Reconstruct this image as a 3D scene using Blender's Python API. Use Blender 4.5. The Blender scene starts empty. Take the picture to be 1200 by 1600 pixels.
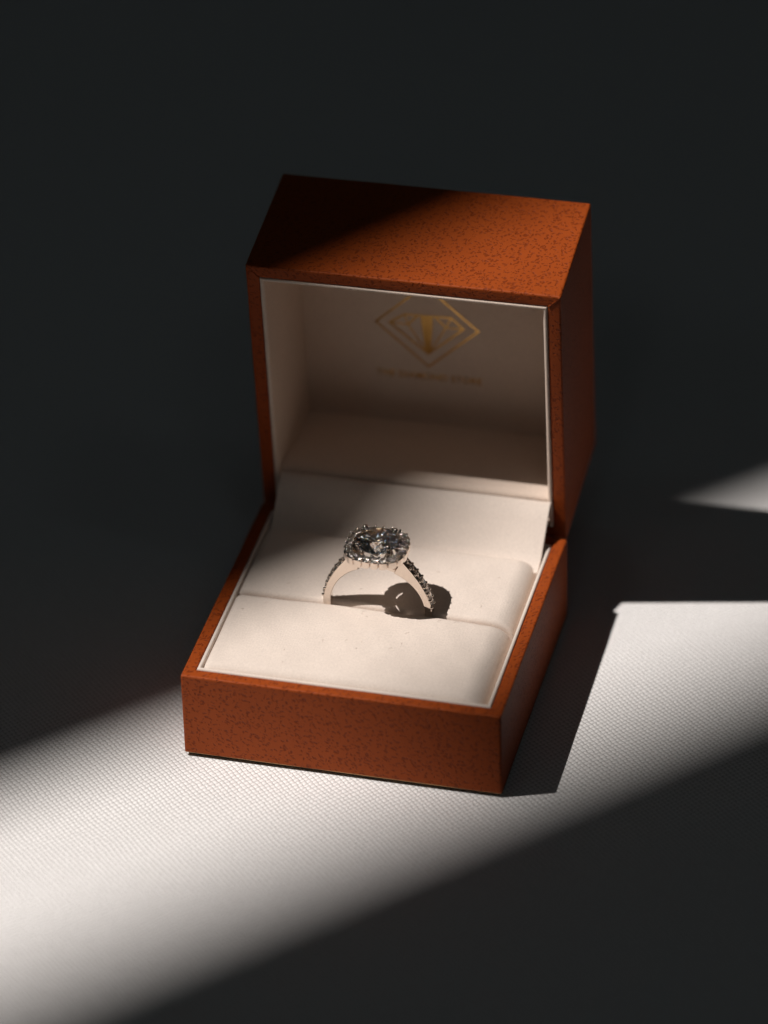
import bpy, bmesh, math, random
from math import sin, cos, pi, radians, sqrt, atan2
from mathutils import Vector, Matrix
random.seed(7)
S = bpy.context.scene
COL = S.collection
MM = 0.001

# ------------------------------------------------------------------ camera
cam_d = bpy.data.cameras.new('camera')
cam = bpy.data.objects.new('camera', cam_d)
COL.objects.link(cam)
CAM = Vector((204.2, -627.52, 502.49)) * MM
cam.location = CAM
cam.rotation_euler = (0.9722, 0.0216, 0.2423)
cam_d.sensor_fit = 'HORIZONTAL'
cam_d.sensor_width = 36.0
cam_d.lens = 36.0 * 6998.8 / 1200.0
cam_d.clip_start = 0.02
cam_d.clip_end = 50.0
cam_d.dof.use_dof = True
FWD = cam.rotation_euler.to_matrix() @ Vector((0, 0, -1))
cam_d.dof.focus_distance = (Vector((30, 24, 24)) * MM - CAM).dot(FWD)
cam_d.dof.aperture_fstop = 9.5
cam_d.dof.aperture_blades = 9
S.camera = cam

# ------------------------------------------------------------------ dim room light
w = bpy.data.worlds.new('World')
S.world = w
w.use_nodes = True
bg = w.node_tree.nodes['Background']
bg.inputs[0].default_value = (0.88, 1.0, 0.99, 1)
bg.inputs[1].default_value = 0.0038

# ------------------------------------------------------------------ the low hard light
AZ, EL, LD = radians(22.0), radians(61.7), 3.0
SUN = Vector((-cos(AZ) * cos(EL), -sin(AZ) * cos(EL), sin(EL)))     # towards the lamp
AIM = Vector((35, 25, 0)) * MM
LAMP = AIM + SUN * LD
ld = bpy.data.lights.new('spot_lamp', 'SPOT')
ld.energy = 465
ld.color = (1.0, 0.937, 0.885)
ld.shadow_soft_size = 0.0085
ld.spot_size = radians(19)
ld.spot_blend = 0.15
lo = bpy.data.objects.new('spot_lamp', ld)
COL.objects.link(lo)
lo.location = LAMP
lo.rotation_euler = (-SUN).to_track_quat('-Z', 'Y').to_euler()

# small bluish fill lamps added out of view: sparkle in the stones, faint ambient
def fill_lamp(p, sx, sy, watt, col):
    l = bpy.data.lights.new('fill_lamp', 'AREA')
    l.shape = 'RECTANGLE'
    l.size, l.size_y, l.energy, l.color = sx, sy, watt, col
    o = bpy.data.objects.new('fill_lamp', l)
    COL.objects.link(o)
    o.location = p
    o.rotation_euler = (Vector((.03, .03, .03)) - Vector(p)).to_track_quat('-Z', 'Y').to_euler()
for p_, w_ in (((0.10, -1.30, 1.15), .12), ((0.62, -1.05, 1.35), .10), ((-0.55, -1.15, 1.20), .11), ((-1.15, -0.35, 1.30), .10),
               ((0.95, -0.25, 1.45), .07), ((-0.25, 0.25, 1.75), .07), ((0.30, -0.55, 1.70), .07)):
    fill_lamp(p_, .10, .13, w_ * 1.0, (.83, .96, 1.0))

S.render.engine = 'CYCLES'
S.view_settings.view_transform = 'Standard'
S.view_settings.look = 'None'
S.view_settings.exposure = 0.0
S.view_settings.gamma = 1.0
S.render.film_transparent = False
cy = S.cycles
cy.max_bounces = 14
cy.diffuse_bounces = 5
cy.glossy_bounces = 6
cy.transmission_bounces = 12
cy.sample_clamp_indirect = 40
cy.caustics_reflective = True
cy.caustics_refractive = True
cy.blur_glossy = 0.3
cy.use_denoising = True
try:
    cy.denoiser = 'OPENIMAGEDENOISE'
    cy.denoising_input_passes = 'RGB_ALBEDO_NORMAL'
except Exception:
    pass

# ------------------------------------------------------------------ material helpers
def new_mat(name):
    m = bpy.data.materials.new(name)
    m.use_nodes = True
    nt = m.node_tree
    return m, nt, nt.nodes, nt.links, nt.nodes['Principled BSDF']

def math_node(nt, op, a, b=None, c=None):
    n = nt.nodes.new('ShaderNodeMath')
    n.operation = op
    for i, v in enumerate((a, b, c)):
        if v is None:
            continue
        if isinstance(v, (int, float)):
            n.inputs[i].default_value = v
        else:
            nt.links.new(v, n.inputs[i])
    return n.outputs[0]

def ramp(nt, fac, stops):
    n = nt.nodes.new('ShaderNodeValToRGB')
    cr = n.color_ramp
    while len(cr.elements) < len(stops):
        cr.elements.new(0.5)
    for e, (p, c) in zip(cr.elements, stops):
        e.position = p
        e.color = c if len(c) == 4 else (*c, 1)
    nt.links.new(fac, n.inputs[0])
    return n

def noise(nt, vec, scale, detail=2.0, rough=0.5, dist=0.0):
    n = nt.nodes.new('ShaderNodeTexNoise')
    n.inputs['Scale'].default_value = scale
    n.inputs['Detail'].default_value = detail
    n.inputs['Roughness'].default_value = rough
    n.inputs['Distortion'].default_value = dist
    nt.links.new(vec, n.inputs['Vector'])
    return n

def coords(nt):
    return nt.nodes.new('ShaderNodeTexCoord').outputs['Object']

def bump(nt, h, dist, strength=1.0, prev=None):
    b = nt.nodes.new('ShaderNodeBump')
    b.inputs['Distance'].default_value = dist
    b.inputs['Strength'].default_value = strength
    nt.links.new(h, b.inputs['Height'])
    if prev is not None:
        nt.links.new(prev, b.inputs['Normal'])
    return b.outputs[0]

def mix_rgb(nt, fac, a, b, mode='MIX'):
    n = nt.nodes.new('ShaderNodeMix')
    n.data_type = 'RGBA'
    n.blend_type = mode
    for sock, v in ((n.inputs[0], fac), (n.inputs[6], a), (n.inputs[7], b)):
        if isinstance(v, (int, float)):
            sock.default_value = v
        elif isinstance(v, tuple):
            sock.default_value = (*v, 1) if len(v) == 3 else v
        else:
            nt.links.new(v, sock)
    return n.outputs[2]

# ------------------------------------------------------------------ materials
LSCALE, LROT, LAN, LG1, LT0, LT1 = 1950, 0.75, 0.42, 0.28, 0.235, 0.43
def mat_leather():
    m, nt, N, L, P = new_mat('orange_leatherette')
    v = coords(nt)
    # bend the lookup so the creases wander
    wob = noise(nt, v, 700, 2.0)
    sub = N.new('ShaderNodeVectorMath'); sub.operation = 'SUBTRACT'
    L.new(wob.outputs['Color'], sub.inputs[0]); sub.inputs[1].default_value = (0.5, 0.5, 0.5)
    sc = N.new('ShaderNodeVectorMath'); sc.operation = 'SCALE'
    L.new(sub.outputs[0], sc.inputs[0]); sc.inputs['Scale'].default_value = 0.0016
    ad = N.new('ShaderNodeVectorMath'); ad.operation = 'ADD'
    L.new(v, ad.inputs[0]); L.new(sc.outputs[0], ad.inputs[1])
    m1 = N.new('ShaderNodeMapping')
    m1.inputs['Rotation'].default_value = (LROT, 0.0, -LROT)
    L.new(ad.outputs[0], m1.inputs[0])
    m2 = N.new('ShaderNodeMapping')
    m2.inputs['Scale'].default_value = (LAN, 1.0, 1.0)
    L.new(m1.outputs[0], m2.inputs[0])
    vo = N.new('ShaderNodeTexVoronoi')
    vo.feature = 'F1'
    vo.inputs['Scale'].default_value = LSCALE
    L.new(m2.outputs[0], vo.inputs['Vector'])
    gate = noise(nt, v, 900, 1.5, 0.6)
    gl = math_node(nt, 'MULTIPLY', math_node(nt, 'SUBTRACT', gate.outputs['Fac'], 0.5), LG1)
    d = math_node(nt, 'ADD', vo.outputs['Distance'], gl)
    crease = ramp(nt, d, [(LT0, (1, 1, 1)), (LT1, (0, 0, 0))])        # 1 inside a crease
    big = noise(nt, v, 120, 3.0)
    base = mix_rgb(nt, big.outputs['Fac'], (0.28, 0.050, 0.007), (0.325, 0.061, 0.0088))
    col = mix_rgb(nt, crease.outputs[0], base, (0.185, 0.030, 0.0042))
    L.new(col, P.inputs['Base Color'])
    P.inputs['Roughness'].default_value = 0.55
    P.inputs['Specular IOR Level'].default_value = 0.16
    inv = math_node(nt, 'SUBTRACT', 1.0, crease.outputs[0])
    fine = noise(nt, v, 3000, 2.0)
    h = math_node(nt, 'MULTIPLY_ADD', fine.outputs['Fac'], 0.25, inv)
    L.new(bump(nt, h, 0.00007, 1.0), P.inputs['Normal'])
    return m

def mat_velvet(name, col_a, col_b, fleck=True):
    m, nt, N, L, P = new_mat(name)
    v = coords(nt)
    n1 = noise(nt, v, 260, 4.0, 0.6)
    n2 = noise(nt, v, 2600, 3.0, 0.7)
    n3 = noise(nt, v, 60, 2.0)
    c = mix_rgb(nt, n1.outputs['Fac'], col_a, col_b)
    st = ramp(nt, n2.outputs['Fac'], [(0.3, (0.91, 0.91, 0.91)), (0.7, (1.05, 1.05, 1.05))])
    c = mix_rgb(nt, 1.0, c, st.outputs[0], 'MULTIPLY')
    L.new(c, P.inputs['Base Color'])
    P.inputs['Roughness'].default_value = 0.9
    P.inputs['Specular IOR Level'].default_value = 0.15
    P.inputs['Sheen Weight'].default_value = 0.18
    P.inputs['Sheen Roughness'].default_value = 0.4
    P.inputs['Sheen Tint'].default_value = (1.0, 0.93, 0.86, 1)
    # fine ribs of the woven backing showing through the pile
    mp = N.new('ShaderNodeSeparateXYZ'); L.new(v, mp.inputs[0])
    rib = math_node(nt, 'SINE', math_node(nt, 'MULTIPLY', mp.outputs['X'], 2 * pi / 0.00048))
    h = math_node(nt, 'MULTIPLY_ADD', rib, 0.035, n2.outputs['Fac'])
    b1 = bump(nt, h, 0.00013, 0.55)
    b2 = bump(nt, n3.outputs['Fac'], 0.0012, 0.25, b1)
    L.new(b2, P.inputs['Normal'])
    return m

def mat_cloth():
    m, nt, N, L, P = new_mat('woven_cotton')
    v = coords(nt)
    wb = noise(nt, v, 55, 2.0)
    sub = N.new('ShaderNodeVectorMath'); sub.operation = 'SUBTRACT'
    L.new(wb.outputs['Color'], sub.inputs[0]); sub.inputs[1].default_value = (0.5, 0.5, 0.5)
    wb2 = noise(nt, v, 900, 1.0)
    sub2 = N.new('ShaderNodeVectorMath'); sub2.operation = 'SUBTRACT'
    L.new(wb2.outputs['Color'], sub2.inputs[0]); sub2.inputs[1].default_value = (0.5, 0.5, 0.5)
    s1 = N.new('ShaderNodeVectorMath'); s1.operation = 'SCALE'
    L.new(sub.outputs[0], s1.inputs[0]); s1.inputs['Scale'].default_value = 0.0018
    s2 = N.new('ShaderNodeVectorMath'); s2.operation = 'SCALE'
    L.new(sub2.outputs[0], s2.inputs[0]); s2.inputs['Scale'].default_value = 0.00042
    a1 = N.new('ShaderNodeVectorMath'); a1.operation = 'ADD'
    L.new(v, a1.inputs[0]); L.new(s1.outputs[0], a1.inputs[1])
    a2 = N.new('ShaderNodeVectorMath'); a2.operation = 'ADD'
    L.new(a1.outputs[0], a2.inputs[0]); L.new(s2.outputs[0], a2.inputs[1])
    mp = N.new('ShaderNodeMapping')
    mp.inputs['Rotation'].default_value = (0, 0, radians(42.5))
    k = 1 / 0.00089
    mp.inputs['Scale'].default_value = (k, k, k)
    L.new(a2.outputs[0], mp.inputs[0])
    sp = N.new('ShaderNodeSeparateXYZ'); L.new(mp.outputs[0], sp.inputs[0])
    u, t = sp.outputs['X'], sp.outputs['Y']
    su = math_node(nt, 'SINE', math_node(nt, 'MULTIPLY', u, pi))
    sv = math_node(nt, 'SINE', math_node(nt, 'MULTIPLY', t, pi))
    au, av = math_node(nt, 'ABSOLUTE', su), math_node(nt, 'ABSOLUTE', sv)
    # which thread is on top in this cell
    over = math_node(nt, 'GREATER_THAN', math_node(nt, 'MULTIPLY', su, sv), 0.0)
    warp = math_node(nt, 'MULTIPLY', math_node(nt, 'POWER', au, 0.8), math_node(nt, 'POWER', av, 0.35))
    weft = math_node(nt, 'MULTIPLY', math_node(nt, 'POWER', av, 0.8), math_node(nt, 'POWER', au, 0.35))
    h = math_node(nt, 'ADD', math_node(nt, 'MULTIPLY', over, warp),
                  math_node(nt, 'MULTIPLY', math_node(nt, 'SUBTRACT', 1.0, over), weft))
    fib = noise(nt, v, 5000, 2.0)
    hh = math_node(nt, 'MULTIPLY_ADD', fib.outputs['Fac'], 0.25, h)
    gap = ramp(nt, h, [(0.0, (0.36, 0.35, 0.34)), (0.34, (1, 1, 1))])  # shade in the holes between threads, painted into the colour
    tone = noise(nt, v, 420, 3.0)
    c = mix_rgb(nt, tone.outputs['Fac'], (0.80, 0.785, 0.78), (0.87, 0.855, 0.85))
    c = mix_rgb(nt, 1.0, c, gap.outputs[0], 'MULTIPLY')
    L.new(c, P.inputs['Base Color'])
    P.inputs['Roughness'].default_value = 0.95
    P.inputs['Specular IOR Level'].default_value = 0.1
    L.new(bump(nt, hh, 0.00022, 0.8), P.inputs['Normal'])
    return m

def mat_metal(name, col, rough):
    m, nt, N, L, P = new_mat(name)
    P.inputs['Base Color'].default_value = (*col, 1)
    P.inputs['Metallic'].default_value = 1.0
    v = coords(nt)
    n = noise(nt, v, 900, 3.0)
    r = ramp(nt, n.outputs['Fac'], [(0.3, (rough * .8,) * 3), (0.7, (rough * 1.3,) * 3)])
    L.new(r.outputs[0], P.inputs['Roughness'])
    n2 = noise(nt, v, 2500, 2.0)
    L.new(bump(nt, n2.outputs['Fac'], 0.00001, 0.25), P.inputs['Normal'])
    return m

def mat_diamond(name, rough, iors):
    m = bpy.data.materials.new(name)
    m.use_nodes = True
    nt = m.node_tree
    N, L = nt.nodes, nt.links
    for n in list(N):
        if n.type == 'BSDF_PRINCIPLED':
            N.remove(n)
    out = [n for n in N if n.type == 'OUTPUT_MATERIAL'][0]
    prev = None
    for c, ior in iors:
        g = N.new('ShaderNodeBsdfGlass')
        g.inputs['Color'].default_value = (*c, 1)
        g.inputs['Roughness'].default_value = rough
        g.inputs['IOR'].default_value = ior
        if prev is None:
            prev = g.outputs[0]
        else:
            a = N.new('ShaderNodeAddShader')
            L.new(prev, a.inputs[0]); L.new(g.outputs[0], a.inputs[1])
            prev = a.outputs[0]
    L.new(prev, out.inputs['Surface'])
    return m

def mat_plain(name, col, rough=0.7):
    m, nt, N, L, P = new_mat(name)
    v = coords(nt)
    n = noise(nt, v, 300, 3.0)
    c = mix_rgb(nt, n.outputs['Fac'], tuple(x * .85 for x in col), tuple(min(1, x * 1.1) for x in col))
    L.new(c, P.inputs['Base Color'])
    P.inputs['Roughness'].default_value = rough
    return m

LEATHER = mat_leather()
VELVET = mat_velvet('cream_velvet', (0.725, 0.63, 0.56), (0.77, 0.67, 0.595))
LINING = mat_velvet('cream_lining', (0.70, 0.575, 0.485), (0.75, 0.62, 0.525))
CLOTH = mat_cloth()
METAL = mat_metal('white_gold', (0.77, 0.69, 0.62), 0.065)
GOLD = mat_metal('gold_foil', (0.98, 0.62, 0.21), 0.22)
DIAMOND = mat_diamond('diamond', 0.06, (((1, 0, 0), 2.413), ((0, 1, 0), 2.42), ((0, 0, 1), 2.428)))
MELEE = mat_diamond('small_diamond', 0.13, (((1, 1, 1), 2.42),))
DARKBOARD = mat_plain('dark_board', (0.045, 0.025, 0.015))
BLOCKER_DARK = mat_plain('blocker_dark', (0.03, 0.03, 0.03))

# ------------------------------------------------------------------ mesh helpers (all lengths in mm)
def link(name, mesh, mat=None, parent=None, pivot=(0, 0, 0)):
    o = bpy.data.objects.new(name, mesh)
    COL.objects.link(o)
    if mat is not None and len(mesh.materials) == 0:
        mesh.materials.append(mat)
    if parent is not None:
        o.parent = parent
    o.location = Vector(pivot) * MM
    return o

def mesh_from(name, verts, faces, pivot=(0, 0, 0), smooth=True, angle=35, weld=True):
    bm = bmesh.new()
    pv = Vector(pivot)
    vs = [bm.verts.new((Vector(v) - pv) * MM) for v in verts]
    for f in faces:
        try:
            bm.faces.new([vs[i] for i in f])
        except ValueError:
            pass
    if weld:
        bmesh.ops.remove_doubles(bm, verts=bm.verts, dist=1e-7)
        bmesh.ops.dissolve_degenerate(bm, dist=1e-8, edges=bm.edges)
    bmesh.ops.recalc_face_normals(bm, faces=bm.faces)
    if smooth:
        a = radians(angle)
        for f in bm.faces:
            f.smooth = True
        for e in bm.edges:
            if len(e.link_faces) == 2 and e.calc_face_angle(0) > a:
                e.smooth = False
    me = bpy.data.meshes.new(name)
    bm.to_mesh(me)
    bm.free()
    return me

def build(name, verts, faces, mat, parent=None, pivot=(0, 0, 0), rel=None, **kw):
    me = mesh_from(name, verts, faces, pivot, **kw)
    loc = pivot if rel is None else tuple(Vector(pivot) - Vector(rel))
    return link(name, me, mat, parent, loc)

def sweep_rect(x0, y0, x1, y1, section, r=0.5, grooves=(0, 0, 0, 0), fn=None, cap_first=False, groove_span=None, jitter=0.0):
    """Sweep a section [(inset, height)] round a rounded rectangle; seams at the four corners."""
    corners = [((x0, y0), (1, 0), (0, 1), 180), ((x1, y0), (0, 1), (-1, 0), 270),
               ((x1, y1), (-1, 0), (0, -1), 0), ((x0, y1), (0, -1), (1, 0), 90)]
    stations = []
    for ci, (c, along, inw, a0) in enumerate(corners):
        # previous edge runs in direction `prev` towards the corner; next edge runs along `along`
        prev_back = inw
        for kind in ('pre', 0, 1, 2, 3, 4, 'post'):
            ring = []
            for (d, h) in section:
                m = max(d, r)
                if kind == 'pre':
                    px = c[0] + along[0] * d + prev_back[0] * (m + .16)
                    py = c[1] + along[1] * d + prev_back[1] * (m + .16)
                elif kind == 'post':
                    px = c[0] + inw[0] * d + along[0] * (m + .16)
                    py = c[1] + inw[1] * d + along[1] * (m + .16)
                else:
                    if d >= r:
                        px = c[0] + (along[0] + inw[0]) * d
                        py = c[1] + (along[1] + inw[1]) * d
                    else:
                        q = kind / 4 * pi / 2
                        ccx, ccy = c[0] + (along[0] + inw[0]) * r, c[1] + (along[1] + inw[1]) * r
                        nx = -along[0] * cos(q) - inw[0] * sin(q)
                        ny = -along[1] * cos(q) - inw[1] * sin(q)
                        px, py = ccx + nx * (r - d), ccy + ny * (r - d)
                hh = h
                if groove_span and groove_span[0] <= d <= groove_span[1] and kind in (1, 2, 3):
                    hh = h + grooves[ci]
                if groove_span and groove_span[0] <= d <= groove_span[1] and d >= r and kind in (0, 4):
                    hh = h + grooves[ci]
                ring.append((px, py, hh))
            stations.append(ring)
    if jitter:
        full = []
        for i in range(len(stations)):
            full.append(stations[i])
            if i % 7 == 6:
                nx_ = stations[(i + 1) % len(stations)]
                for k in range(1, 10):
                    t = k / 10
                    o1, o2, o3 = (random.uniform(-jitter, jitter) for _ in range(3))
                    full.append([(p[0] + (q[0] - p[0]) * t + o1, p[1] + (q[1] - p[1]) * t + o2, p[2] + (q[2] - p[2]) * t + o3 * (1 if abs(p[2]) > 2 or fn else 0))
                                 for p, q in zip(stations[i], nx_)])
        stations = full
    ns, m = len(stations), len(section)
    verts = [p for ring in stations for p in ring]
    faces = []
    for i in range(ns):
        j = (i + 1) % ns
        for k in range(m - 1):
            faces.append((i * m + k, j * m + k, j * m + k + 1, i * m + k + 1))
    if cap_first:
        faces.append([i * m for i in range(ns)])
    if fn:
        verts = [fn(*p) for p in verts]
    return verts, faces

def extrude_profile(prof, x0, x1, fn=None, nx=2):
    """prof: closed list of (p, q); extruded from x0 to x1 as points (x, p, q)."""
    n = len(prof)
    verts, faces = [], []
    for i in range(nx):
        x = x0 + (x1 - x0) * i / (nx - 1)
        verts += [(x, p, q) for p, q in prof]
    for i in range(nx - 1):
        for k in range(n):
            l = (k + 1) % n
            faces.append((i * n + k, i * n + l, (i + 1) * n + l, (i + 1) * n + k))
    faces.append(list(range(n)))
    faces.append([(nx - 1) * n + k for k in range(n)])
    if fn:
        verts = [fn(*p) for p in verts]
    return verts, faces

# ------------------------------------------------------------------ the setting: one sheet of cloth
def cloth_height(x, y):
    # gentle waves of a laid cloth, flat under the box
    d = max(0.0, sqrt((x - 30) ** 2 + (y - 30) ** 2) - 110)
    return min(1, d / 200) * (1.1 * sin(x * .011 + 1.0) * sin(y * .009) + .5 * sin(x * .023 - y * .017))
vs, fs = [], []
NX, NY = 90, 90
X0, X1, Y0, Y1 = -1300, 1300, -900, 2200
for j in range(NY + 1):
    for i in range(NX + 1):
        x, y = X0 + (X1 - X0) * i / NX, Y0 + (Y1 - Y0) * j / NY
        vs.append((x, y, cloth_height(x, y)))
for j in range(NY):
    for i in range(NX):
        a = j * (NX + 1) + i
        fs.append((a, a + 1, a + NX + 2, a + NX + 1))
cloth = build('tablecloth', vs, fs, CLOTH)
cloth['kind'] = 'structure'

# two unseen boards added off to the left: they cut the lamp's light to a band
def shade_board(name, g0, g1, db, side, depth):
    g0, g1 = Vector((*g0, 0)) * MM, Vector((*g1, 0)) * MM
    k = db / LD
    a, b = g0.lerp(LAMP, k), g1.lerp(LAMP, k)
    e = (b - a).normalized()
    mid = (a + b) / 2
    a, b = mid - e * .55, mid + e * .55
    n = Vector((-e.y, e.x, 0)).normalized() * side
    n = (n - SUN * n.dot(SUN)).normalized()
    up = SUN * 0.012
    ps = [a, b, b + n * depth, a + n * depth]
    ps = ps + [p + up for p in ps]
    o = build(name, [tuple(p / MM) for p in ps],
              [(0, 1, 2, 3), (4, 5, 6, 7), (0, 1, 5, 4), (1, 2, 6, 5), (2, 3, 7, 6), (3, 0, 4, 7)],
              BLOCKER_DARK, smooth=False)
    o['kind'] = 'structure'
    return o
shade_board('light_blocker', (-29, -19.5), (100.3, 113), 1.82, 1, .55)
shade_board('light_blocker', (-31.4, -92.0), (99.5, 50.2), 2.09, -1, .55)

# ------------------------------------------------------------------ the ring box
W, D, H = 60.0, 57.54, 18.4
box = bpy.data.objects.new('ring_box', None)
COL.objects.link(box)
box.empty_display_size = 0.02
box['label'] = 'open orange leatherette ring box with cream velvet inside, standing on the white cloth'
box['category'] = 'ring box'

# base: leather wrapped walls
sec = [(0.02, 1.0), (0.0, 1.15), (0, H - .42), (.07, H - .18), (.2, H - .05), (.45, H), (2.05, H), (2.3, H - .08), (2.42, H - .3), (2.45, 4)]
v, f = sweep_rect(0, 0, W, D, sec, r=.42, grooves=(-.13, .09, -.1, -.1), groove_span=(.19, 2.2), jitter=.035)
base = build('box_base', v, f, LEATHER, box, angle=50)
base.modifiers.new('normals', 'WEIGHTED_NORMAL').keep_sharp = True
# inset bottom board
v, f = sweep_rect(.9, .9, W - .9, D - .9, [(0, .02), (0, 1.5), (1.45, 1.5)], r=.4, cap_first=True)
build('bottom_board', v, f, DARKBOARD, base, smooth=False)
v, f = sweep_rect(0, 0, W, D, [(.3, .93), (.012, .93), (.012, 1.005), (.3, 1.005)], r=.42, jitter=.02)
build('paper_edge', v, f, mat_plain('raw_paper', (.5, .3, .14)), base, smooth=False)
# velvet lining strip inside the leather rim
sec = [(2.46, 6), (2.46, H - .2), (2.52, H + .02), (2.7, H + .14), (2.95, H + .12), (3.12, H - .02), (3.2, H - .3), (3.25, 6)]
v, f = sweep_rect(0, 0, W, D, sec, r=.3)
build('base_lining', v, f, VELVET, base, angle=80)

# two cushion pads with the ring slot between them
SLOT = 28.0
def pad(name, xa, ya, xb, yb, rad, drop, ztop, seed, dome):
    rl, rr, rf, rb = rad
    dl, dr, df, dbk = drop
    nx, ny = 150, 74
    def spaced(n, a, b, r0, r1):
        pts = []
        for i in range(n + 1):
            t = i / n
            s = t - .11 * sin(2 * pi * t)          # denser towards both ends
            pts.append(a + (b - a) * s)
        return pts
    xs, ys = spaced(nx, xa, xb, rl, rr), spaced(ny, ya, yb, rf, rb)
    def fall(e, r, d):
        t = 1 - min(max(e / r, 0), 1)
        return d * (1 - sqrt(max(0, 1 - t * t)))
    def z(x, y):
        q = ztop + dome * sin(pi * (x - xa) / (xb - xa)) ** .6 * sin(pi * min(max((y - ya) / (yb - ya), 0), 1)) ** .6
        q -= fall(x - xa, rl, dl) + fall(xb - x, rr, dr) + fall(y - ya, rf, df) + fall(yb - y, rb, dbk)
        q += .09 * sin(x * .31 + seed) * sin(y * .23 + seed * 2) + .05 * sin(x * .83 + seed * 3) * sin(y * .6)
        return q
    verts, faces = [], []
    for yi, y in enumerate(ys):
        for xi, x in enumerate(xs):
            verts.append((x, y, z(x, y)))
    m = nx + 1
    for j in range(ny):
        for i in range(nx):
            a = j * m + i
            faces.append((a, a + 1, a + m + 1, a + m))
    # skirts
    loop = [i for i in range(m)] + [j * m + nx for j in range(1, ny + 1)] + \
           [ny * m + i for i in range(nx - 1, -1, -1)] + [j * m for j in range(ny - 1, 0, -1)]
    b0 = len(verts)
    for i in loop:
        x, y, _ = verts[i]
        verts.append((x, y, 8.0))
    n = len(loop)
    for k in range(n):
        l = (k + 1) % n
        faces.append((loop[k], loop[l], b0 + l, b0 + k))
    return build(name, verts, faces, VELVET, box, angle=80)
pad('cushion_pad', 3.32, 3.32, 55.95, SLOT, (1.6, 4.2, 1.8, 2.4), (1.0, 3.9, 1.4, 2.6), H + .35, 1.0, 1.1)
pad('cushion_pad', 3.32, SLOT, 56.1, 49.8, (1.6, 3.8, .9, 2.4), (1.0, 3.3, 1.0, 1.8), H + .2, 2.2, .8)

# ------------------------------------------------------------------ lid (local x across, a from the hinge up, t into the depth)
TH, PHI = 1.4687, 0.0148
HL, LL = 29.52, 58.0
HX, HY, HZ = 30 - .574, D + 2.61, H - 2.22
ct, st = cos(TH), sin(TH)
LW = 0.2
def lidf(x, a, t):
    X = (x - 30) * (1 - LW / 30)
    Y, Z = -ct * a + st * t, st * a + ct * t
    return (HX + X * cos(PHI) - Y * sin(PHI), HY + X * sin(PHI) + Y * cos(PHI), HZ + Z)
PIV = (HX, HY, HZ)
lw = 2.6
sec = [(.5, HL), (.2, HL - .06), (.06, HL - .2), (0, HL - .45), (0, .42), (.07, .18), (.2, .05), (.45, 0), (lw - .4, 0), (lw - .12, .08), (lw, .3), (lw + .02, 4)]
v, f = sweep_rect(0, 0, W, LL, sec, r=.42, grooves=(.1, .1, -.12, .12), groove_span=(.19, lw - .1), fn=lidf, cap_first=True, jitter=.035)
lid = build('lid', v, f, LEATHER, box, pivot=PIV, angle=50)
lid.modifiers.new('normals', 'WEIGHTED_NORMAL').keep_sharp = True
# lining of the lid: rolled edge and walls
sec = [(lw + .03, 24.4), (lw + .03, .25), (lw + .09, .02), (lw + .3, -.12), (lw + .6, -.08), (lw + .85, .2), (lw + .95, .7), (lw + 1.05, 24.4)]
v, f = sweep_rect(0, 0, W, LL, sec, r=.3, fn=lidf)
build('lid_lining', v, f, LINING, lid, pivot=PIV, rel=PIV, angle=80)
# back panel of the lid
TB = 24.0
v, f = extrude_profile([(lw, TB), (lw, TB + 1), (LL - lw, TB + 1), (LL - lw, TB)], lw, W - lw, fn=lidf)
panel = build('lid_panel', v, f, LINING, lid, pivot=PIV, rel=PIV, smooth=False)
# padded floor of the lid next to the hinge, with a rounded front lip
prof = [(3.0, 24), (3.0, 3.6), (6.7, 2.7), (7.0, 1.8), (7.5, 1.2), (8.1, 1.0), (8.6, 1.25), (8.9, 1.8), (8.95, 2.6), (8.5, 6), (6.6, 14), (5.6, 20), (5.2, 23.9)]
v, f = extrude_profile(prof, 3.55, W - 3.55, fn=lidf)
build('lid_floor', v, f, LINING, lid, pivot=PIV, rel=PIV, angle=60)

# gold foil emblem: square on its corner, a cut stone with a tapered bar, one line of letters
LT = TB - 0.05
def foil_strip(pts, wd, closed=False):
    verts, faces = [], []
    n = len(pts)
    for i in range(n if closed else n - 1):
        p, q = Vector(pts[i]), Vector(pts[(i + 1) % n])
        d = (q - p).normalized()
        nn = Vector((-d.y, d.x)) * wd / 2
        p2, q2 = p - d * wd * .45, q + d * wd * .45
        o = len(verts)
        lift = .004 * (i % 3)
        verts += [(*(p2 - nn), lift), (*(q2 - nn), lift), (*(q2 + nn), lift), (*(p2 + nn), lift)]
        faces.append((o, o + 1, o + 2, o + 3))
    return verts, faces
def foil(name, sets):
    verts, faces = [], []
    for vv, ff in sets:
        o = len(verts)
        verts += vv
        faces += [tuple(i + o for i in g) for g in ff]
    pts = [lidf(x, a, LT - h) for x, a, h in verts]
    me = mesh_from(name, pts, faces, PIV, smooth=False, weld=False)
    ob = link(name, me, GOLD, panel, (0, 0, 0))
    md = ob.modifiers.new('thickness', 'SOLIDIFY')
    md.thickness = 0.00003
    md.offset = 0
    return ob
cx, ca = 28.3, 29.0
foil('emblem_square', [foil_strip([(cx - 10.1, ca), (cx, ca - 9.8), (cx + 10.2, ca), (cx, ca + 9.8)], .42, True)])
g = [foil_strip([(20.9, 29.1), (24.0, 31.4), (33.2, 31.6), (35.6, 29.2), (28.35, 22.3)], .42, True),
     foil_strip([(20.9, 29.1), (24.6, 29.0), (28.35, 22.3), (32.1, 29.1), (35.6, 29.2)], .3),
     foil_strip([(24.0, 31.4), (24.6, 29.0)], .3), foil_strip([(33.2, 31.6), (32.1, 29.1)], .3),
     foil_strip([(24.6, 29.0), (26.6, 31.4)], .4), foil_strip([(32.1, 29.1), (30.0, 31.5)], .4)]
foil('emblem_stone', g)
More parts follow.
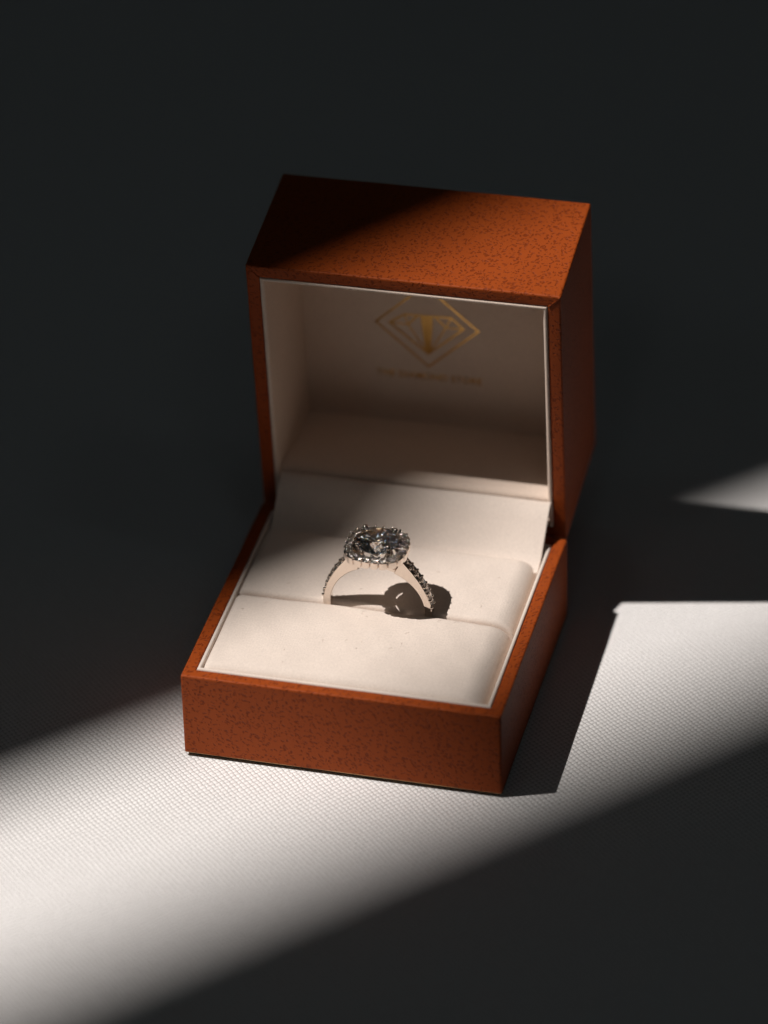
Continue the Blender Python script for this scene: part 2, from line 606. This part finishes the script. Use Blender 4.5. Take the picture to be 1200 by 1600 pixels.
foil('emblem_bar', [([(27.1, 31.7, .014), (27.8, 22.5, .014), (28.9, 22.5, .014), (29.6, 31.7, .014)], [(0, 1, 2, 3)])])
fc = bpy.data.curves.new('lettering', 'FONT')
fc.body = 'THE DIAMOND STORE'
fc.align_x = 'CENTER'
fc.size = 1.0
fc.offset = 0.02
fc.space_character = 1.08
tmp = bpy.data.objects.new('lettering', fc)
COL.objects.link(tmp)
dg = bpy.context.evaluated_depsgraph_get()
tm = bpy.data.meshes.new_from_object(tmp.evaluated_get(dg))
bpy.data.objects.remove(tmp)
xs = [q.co.x for q in tm.vertices]
sx = 21.0 / (max(xs) - min(xs))
x_mid = (max(xs) + min(xs)) / 2
for q in tm.vertices:
    q.co = (Vector(lidf(28.25 + (q.co.x - x_mid) * sx, 16.0 + q.co.y * 2.1, LT)) - Vector(PIV)) * MM
tm.materials.clear()
tob = link('lettering', tm, GOLD, panel, (0, 0, 0))
md = tob.modifiers.new('thickness', 'SOLIDIFY'); md.thickness = 0.00003; md.offset = 0

# velvet covered hinge flap running from the lid floor down to the cushion
fx0, fx1 = 3.7, 56.35
top, bot = [], []
ctrl = [(59.8, 23.3), (59.65, 24.3), (59.2, 24.85), (58.3, 24.75), (55.8, 22.7), (53.0, 20.2), (51.0, 18.5), (49.2, 17.6), (47.0, 17.0)]
verts, faces = [], []
nxs = 40
for i in range(nxs + 1):
    u = i / nxs
    x = fx0 + (fx1 - fx0) * u
    for (y, zz) in ctrl:
        sag = .12 * sin(x * .2 + y * .3)
        verts.append((x + PHI * 0, y + .012 * (x - 30) + .0, zz + sag * .5 + (y - 48) / 14 * .3))
    for (y, zz) in reversed(ctrl):
        verts.append((x, y + .012 * (x - 30), zz - .9 + (y - 48) / 14 * .3))
n = 2 * len(ctrl)
for i in range(nxs):
    for k in range(n):
        l = (k + 1) % n
        faces.append((i * n + k, i * n + l, (i + 1) * n + l, (i + 1) * n + k))
faces.append(list(range(n)))
faces.append([nxs * n + k for k in range(n)])
build('hinge_flap', verts, faces, VELVET, box, angle=60)
# leather hinge strip joining base and lid behind
v, f = extrude_profile([(D - .3, 10), (D + .35, 10), (D + 2.5, 15.8), (D + 2.5, 16.6), (D - .3, 15.2)], 1.5, W - 1.5)
build('hinge_strip', v, f, LEATHER, box, smooth=False)

# ------------------------------------------------------------------ the ring
RC = Vector((30.4, 28.0, 19.25))
ring = bpy.data.objects.new('engagement_ring', None)
COL.objects.link(ring)
ring.empty_display_size = 0.01
ring.location = RC * MM
ring['label'] = 'white gold ring, round diamond in a halo of small stones, in the cushion slot'
ring['category'] = 'ring'

def lerp_tab(tab, x):
    for (a, b), (c, d) in zip(tab, tab[1:]):
        if x <= c:
            t = (x - a) / (c - a)
            return b + (d - b) * t
    return tab[-1][1]
RO = [(0, 9.75), (21.5, 9.75), (23.0, 12.5), (27.6, 12.0), (35, 11.45), (43.5, 11.0), (56, 10.6), (70, 10.4), (90, 10.4), (180, 10.3)]
HWY = [(0, .85), (21.5, .95), (23, 1.25), (45, 1.2), (70, 1.05), (90, 1.0), (180, .95)]
def r_out(deg):
    return lerp_tab(RO, abs(deg))
verts, faces = [], []
degs = sorted(set([d * 2.0 for d in range(-90, 90)] + [s * x for s in (-1, 1) for x in (21.4, 21.6, 22.9, 23.1)]))
for dg_ in degs:
    a = radians(dg_)
    ro, hw = r_out(dg_), lerp_tab(HWY, abs(dg_))
    b = .12
    cut = .18 if 26 < abs(dg_) < 80 else 0.0       # channel the small stones sit in
    sect = [(9.0, hw - b), (9.0 + b, hw), (ro - b, hw), (ro, hw - b), (ro, hw - .28), (ro - cut, hw - .34), (ro - cut, -(hw - .34)),
            (ro, -(hw - .28)), (ro, -(hw - b)), (ro - b, -hw), (9.0 + b, -hw), (9.0, -(hw - b))]
    for r_, y_ in sect:
        verts.append((r_ * sin(a), y_, r_ * cos(a)))
m = 12
for i in range(len(degs)):
    j = (i + 1) % len(degs)
    for k in range(m):
        l = (k + 1) % m
        faces.append((i * m + k, i * m + l, j * m + l, j * m + k))
build('band', verts, faces, METAL, ring, angle=40)

def brilliant(R, table=.56, crown=.15, pav=.43, girdle=.03):
    hc, hp, hg = crown * 2 * R, pav * 2 * R, girdle * R
    V, F = [], []
    def add(r, deg, z):
        V.append((r * cos(radians(deg)), r * sin(radians(deg)), z))
        return len(V) - 1
    rt, rs, rp = table * R, .79 * R, .20 * R
    T = [add(rt, k * 45, hc + hg) for k in range(8)]
    zs = hc * (R - rs * cos(radians(22.5))) / (R - rt) + hg
    Sx = [add(rs, k * 45 + 22.5, zs) for k in range(8)]
    GU = [add(R, k * 22.5, hg) for k in range(16)]
    GL = [add(R, k * 22.5, -hg) for k in range(16)]
    zp = -hp * (1 - rp * cos(radians(22.5)) / R) - hg
    Pv = [add(rp, k * 45 + 22.5, zp) for k in range(8)]
    Cu = add(0, 0, -hp - hg)
    F.append(T)
    for k in range(8):
        k1, km = (k + 1) % 8, (k - 1) % 8
        F.append((T[k], Sx[k], T[k1]))
        F.append((T[k], Sx[km], GU[2 * k], Sx[k]))
        F.append((Sx[k], GU[2 * k], GU[(2 * k + 1) % 16]))
        F.append((Sx[k], GU[(2 * k + 1) % 16], GU[(2 * k + 2) % 16]))
        F.append((Cu, Pv[km], GL[2 * k], Pv[k]))
        F.append((Pv[k], GL[2 * k], GL[(2 * k + 1) % 16]))
        F.append((Pv[k], GL[(2 * k + 1) % 16], GL[(2 * k + 2) % 16]))
    for k in range(16):
        l = (k + 1) % 16
        F.append((GU[k], GU[l], GL[l], GL[k]))
    return V, F

def stone_mesh(name, R, **kw):
    V, F = brilliant(R, **kw)
    return mesh_from(name, V, F, smooth=False)

def place(name, me, mat, parent, p, axis=(0, 0, 1), spin=0.0):
    o = link(name, me, mat, parent, p)
    q = Vector(axis).to_track_quat('Z', 'Y') @ Matrix.Rotation(spin, 3, 'Z').to_quaternion()
    o.rotation_mode = 'QUATERNION'
    o.rotation_quaternion = q
    return o

ZT = 13.55                       # top plane of the halo above the ring centre
# halo tray: superellipse ring with notches between stones
NST = 22
EX = 2.9
def sup(a, b, t):
    c, s = cos(t), sin(t)
    return (a * math.copysign(abs(c) ** (2 / EX), c), b * math.copysign(abs(s) ** (2 / EX), s))
AO, BO = 5.9, 5.65
# equal arc-length positions on the stone line
line = [sup(AO - .8, BO - .8, 2 * pi * i / 2000) for i in range(2000)]
acc = [0.0]
for i in range(2000):
    p, q = line[i], line[(i + 1) % 2000]
    acc.append(acc[-1] + sqrt((p[0] - q[0]) ** 2 + (p[1] - q[1]) ** 2))
def at_len(s):
    s = s % acc[-1]
    lo_, hi_ = 0, 2000
    while hi_ - lo_ > 1:
        md_ = (lo_ + hi_) // 2
        if acc[md_] <= s:
            lo_ = md_
        else:
            hi_ = md_
    t = (s - acc[lo_]) / max(1e-9, acc[hi_] - acc[lo_])
    p, q = line[lo_ % 2000], line[hi_ % 2000]
    pos = Vector((p[0] + (q[0] - p[0]) * t, p[1] + (q[1] - p[1]) * t))
    tan = Vector((q[0] - p[0], q[1] - p[1])).normalized()
    return pos, Vector((tan.y, -tan.x))            # outward normal
step = acc[-1] / NST
verts, faces = [], []
SUBN = 10
tot = NST * SUBN
for i in range(tot):
    ph = (i % SUBN) / SUBN
    s = (i / SUBN + .5) * step
    pos, nn = at_len(s)
    notch = .20 if i % SUBN == 0 else 0.0
    bulge = .14 * sin(pi * ph) ** .7 - .04
    o_ = .80 - notch + bulge
    lowz = -1.5 + (.35 if i % SUBN == 0 else 0) - .12 * sin(pi * ph)
    for off, z in ((-.52, -.5), (-.56, -1.1), (-9, -2.0), (-9, -2.2), (-.4, -1.45), (o_ - .40, lowz), (o_ - .04, lowz + .06), (o_, lowz + .2), (o_, -.14), (o_ - .10, -.02), (o_ - .2, -.05), (.45, -.36), (-.40, -.42)):
        q = pos + nn * off if off > -5 else pos.normalized() * 3.4
        verts.append((q.x, q.y, ZT + z))
m = 13
for i in range(tot):
    j = (i + 1) % tot
    for k in range(m):
        l = (k + 1) % m
        faces.append((i * m + k, i * m + l, j * m + l, j * m + k))
halo = build('halo_setting', verts, faces, METAL, ring, angle=30)
hs = stone_mesh('halo_stone', .775, crown=.16)
def sphere(c, r, seg=10, rings=7, squash=1.0):
    V, F = [], []
    for j in range(rings + 1):
        th = pi * j / rings
        for i in range(seg):
            a = 2 * pi * i / seg
            V.append((c[0] + r * sin(th) * cos(a), c[1] + r * sin(th) * sin(a), c[2] + r * cos(th) * squash))
    for j in range(rings):
        for i in range(seg):
            l = (i + 1) % seg
            F.append((j * seg + i, j * seg + l, (j + 1) * seg + l, (j + 1) * seg + i))
    return V, F
bv, bf = [], []
def add_to(bv, bf, V, F):
    o = len(bv)
    bv += V
    bf += [tuple(i + o for i in q) for q in F]
for i in range(NST):
    pos, nn = at_len((i + 1.0) * step)
    tilt = Vector((nn.x * .10 + random.uniform(-.05, .05), nn.y * .10 + random.uniform(-.05, .05), 1))
    place('halo_stone', hs, MELEE, halo, (pos.x, pos.y, ZT + .02 + random.uniform(-.03, .03)), tilt, random.uniform(0, pi))
    pos, nn = at_len((i + .5) * step)
    for off in (.56, -.56):
        q = pos + nn * off
        add_to(bv, bf, *sphere((q.x, q.y, ZT + .2), .33 if off > 0 else .27, squash=1.1))
bead = build('bead', bv, bf, METAL, halo, angle=180)
bead['kind'] = 'stuff'

# centre stone, claws and basket
CZ = ZT + .95
cs = stone_mesh('centre_stone', 4.08, table=.58, crown=.14, pav=.44)
place('centre_stone', cs, DIAMOND, ring, (0, 0, CZ), (0.01, -.015, 1), radians(9))
def tube(path, radii, seg=10):
    V, F = [], []
    n = len(path)
    for i, p in enumerate(path):
        p = Vector(p)
        d = (Vector(path[min(i + 1, n - 1)]) - Vector(path[max(i - 1, 0)])).normalized()
        q = d.to_track_quat('Z', 'Y')
        for k in range(seg):
            a = 2 * pi * k / seg
            V.append(tuple(p + q @ Vector((radii[i] * cos(a), radii[i] * sin(a), 0))))
    for i in range(n - 1):
        for k in range(seg):
            l = (k + 1) % seg
            F.append((i * seg + k, i * seg + l, (i + 1) * seg + l, (i + 1) * seg + k))
    F.append(list(range(seg)))
    F.append([(n - 1) * seg + k for k in range(seg)])
    return V, F
for k in range(4):
    a = radians(45 + 90 * k)
    c, s_ = cos(a), sin(a)
    path = [(r_ * c, r_ * s_, z) for r_, z in ((1.6, ZT - 3.85), (2.6, ZT - 2.4), (3.7, ZT - .6), (4.28, CZ - .1), (4.28, CZ + .30), (4.1, CZ + .52))]
    V, F = tube(path, [.38, .38, .38, .38, .40, .36])
    add_to(V, F, *sphere((4.0 * c, 4.0 * s_, CZ + .66), .58, 14, 10))
    build('claw', V, F, METAL, ring, angle=60)
V, F = [], []
for i in range(48):
    a = 2 * pi * i / 48
    for k in range(8):
        b = 2 * pi * k / 8
        V.append(((2.75 + .3 * cos(b)) * cos(a), (2.75 + .3 * cos(b)) * sin(a), ZT - 2.2 + .3 * sin(b)))
for i in range(48):
    for k in range(8):
        F.append((i * 8 + k, i * 8 + (k + 1) % 8, ((i + 1) % 48) * 8 + (k + 1) % 8, ((i + 1) % 48) * 8 + k))
build('basket', V, F, METAL, ring, angle=180)
# shoulder stones with beads
ps = stone_mesh('shoulder_stone', .74, crown=.17)
bv, bf = [], []
for sgn in (-1, 1):
    ang = 30.0
    pts = []
    while ang < 79:
        pts.append(ang)
        ang += math.degrees(1.52 / r_out(ang))
    for a_ in pts:
        a = radians(a_) * sgn
        ro = r_out(a_) + .10
        slope = (r_out(a_ + 1) - r_out(a_ - 1)) / radians(2) / ro
        nrm = Vector((sin(a) - slope * cos(a) * sgn, 0, cos(a) + slope * sin(a) * sgn)).normalized()
        place('shoulder_stone', ps, MELEE, ring, (ro * sin(a), 0, ro * cos(a)), nrm + Vector((0, random.uniform(-.06, .06), 0)), random.uniform(0, pi))
        ab = radians(a_ + math.degrees(.76 / ro)) * sgn
        rb = r_out(a_ + 3.6) + .10
        for y in (-.86, .86):
            add_to(bv, bf, *sphere((rb * sin(ab), y, rb * cos(ab)), .30))
bead = build('bead', bv, bf, METAL, ring, angle=180)
bead['kind'] = 'stuff'

# a little lint caught on the velvet
V, F = [], []
for i in range(46):
    if i < 34:
        x, y = random.uniform(6, 52), random.choice((random.uniform(5, 26), random.uniform(31, 44)))
        base_p = lambda a, b: (a, b, H + 1.52 + random.uniform(-.05, .25))
        hit, loc, nor, idx = bpy.data.objects['cushion_pad' if y < SLOT else 'cushion_pad.001'].ray_cast(Vector((x, y, 60)) * MM, Vector((0, 0, -1)))
        if not hit:
            continue
        z0 = loc.z / MM + .03
        d, c_ = random.uniform(0, 2 * pi), random.uniform(-1.5, 1.5)
        ln = random.uniform(.25, .9)
        path = [(x + ln * t * cos(d + c_ * t), y + ln * t * sin(d + c_ * t), z0 + .10 * sin(pi * t)) for t in (0, .33, .66, 1)]
    else:
        x, a_ = random.uniform(8, 52), random.uniform(9, 34)
        d, c_ = random.uniform(-.6, .6), random.uniform(-1, 1)
        ln = random.uniform(.6, 1.8)
        path = [lidf(x + ln * t * cos(d + c_ * t), a_ + ln * t * sin(d + c_ * t), TB - .05 - .08 * sin(pi * t)) for t in (0, .33, .66, 1)]
    add_to(V, F, *tube(path, [.022, .03, .03, .02], 5))
lint = build('lint', V, F, VELVET, box, angle=180)
lint['kind'] = 'stuff'
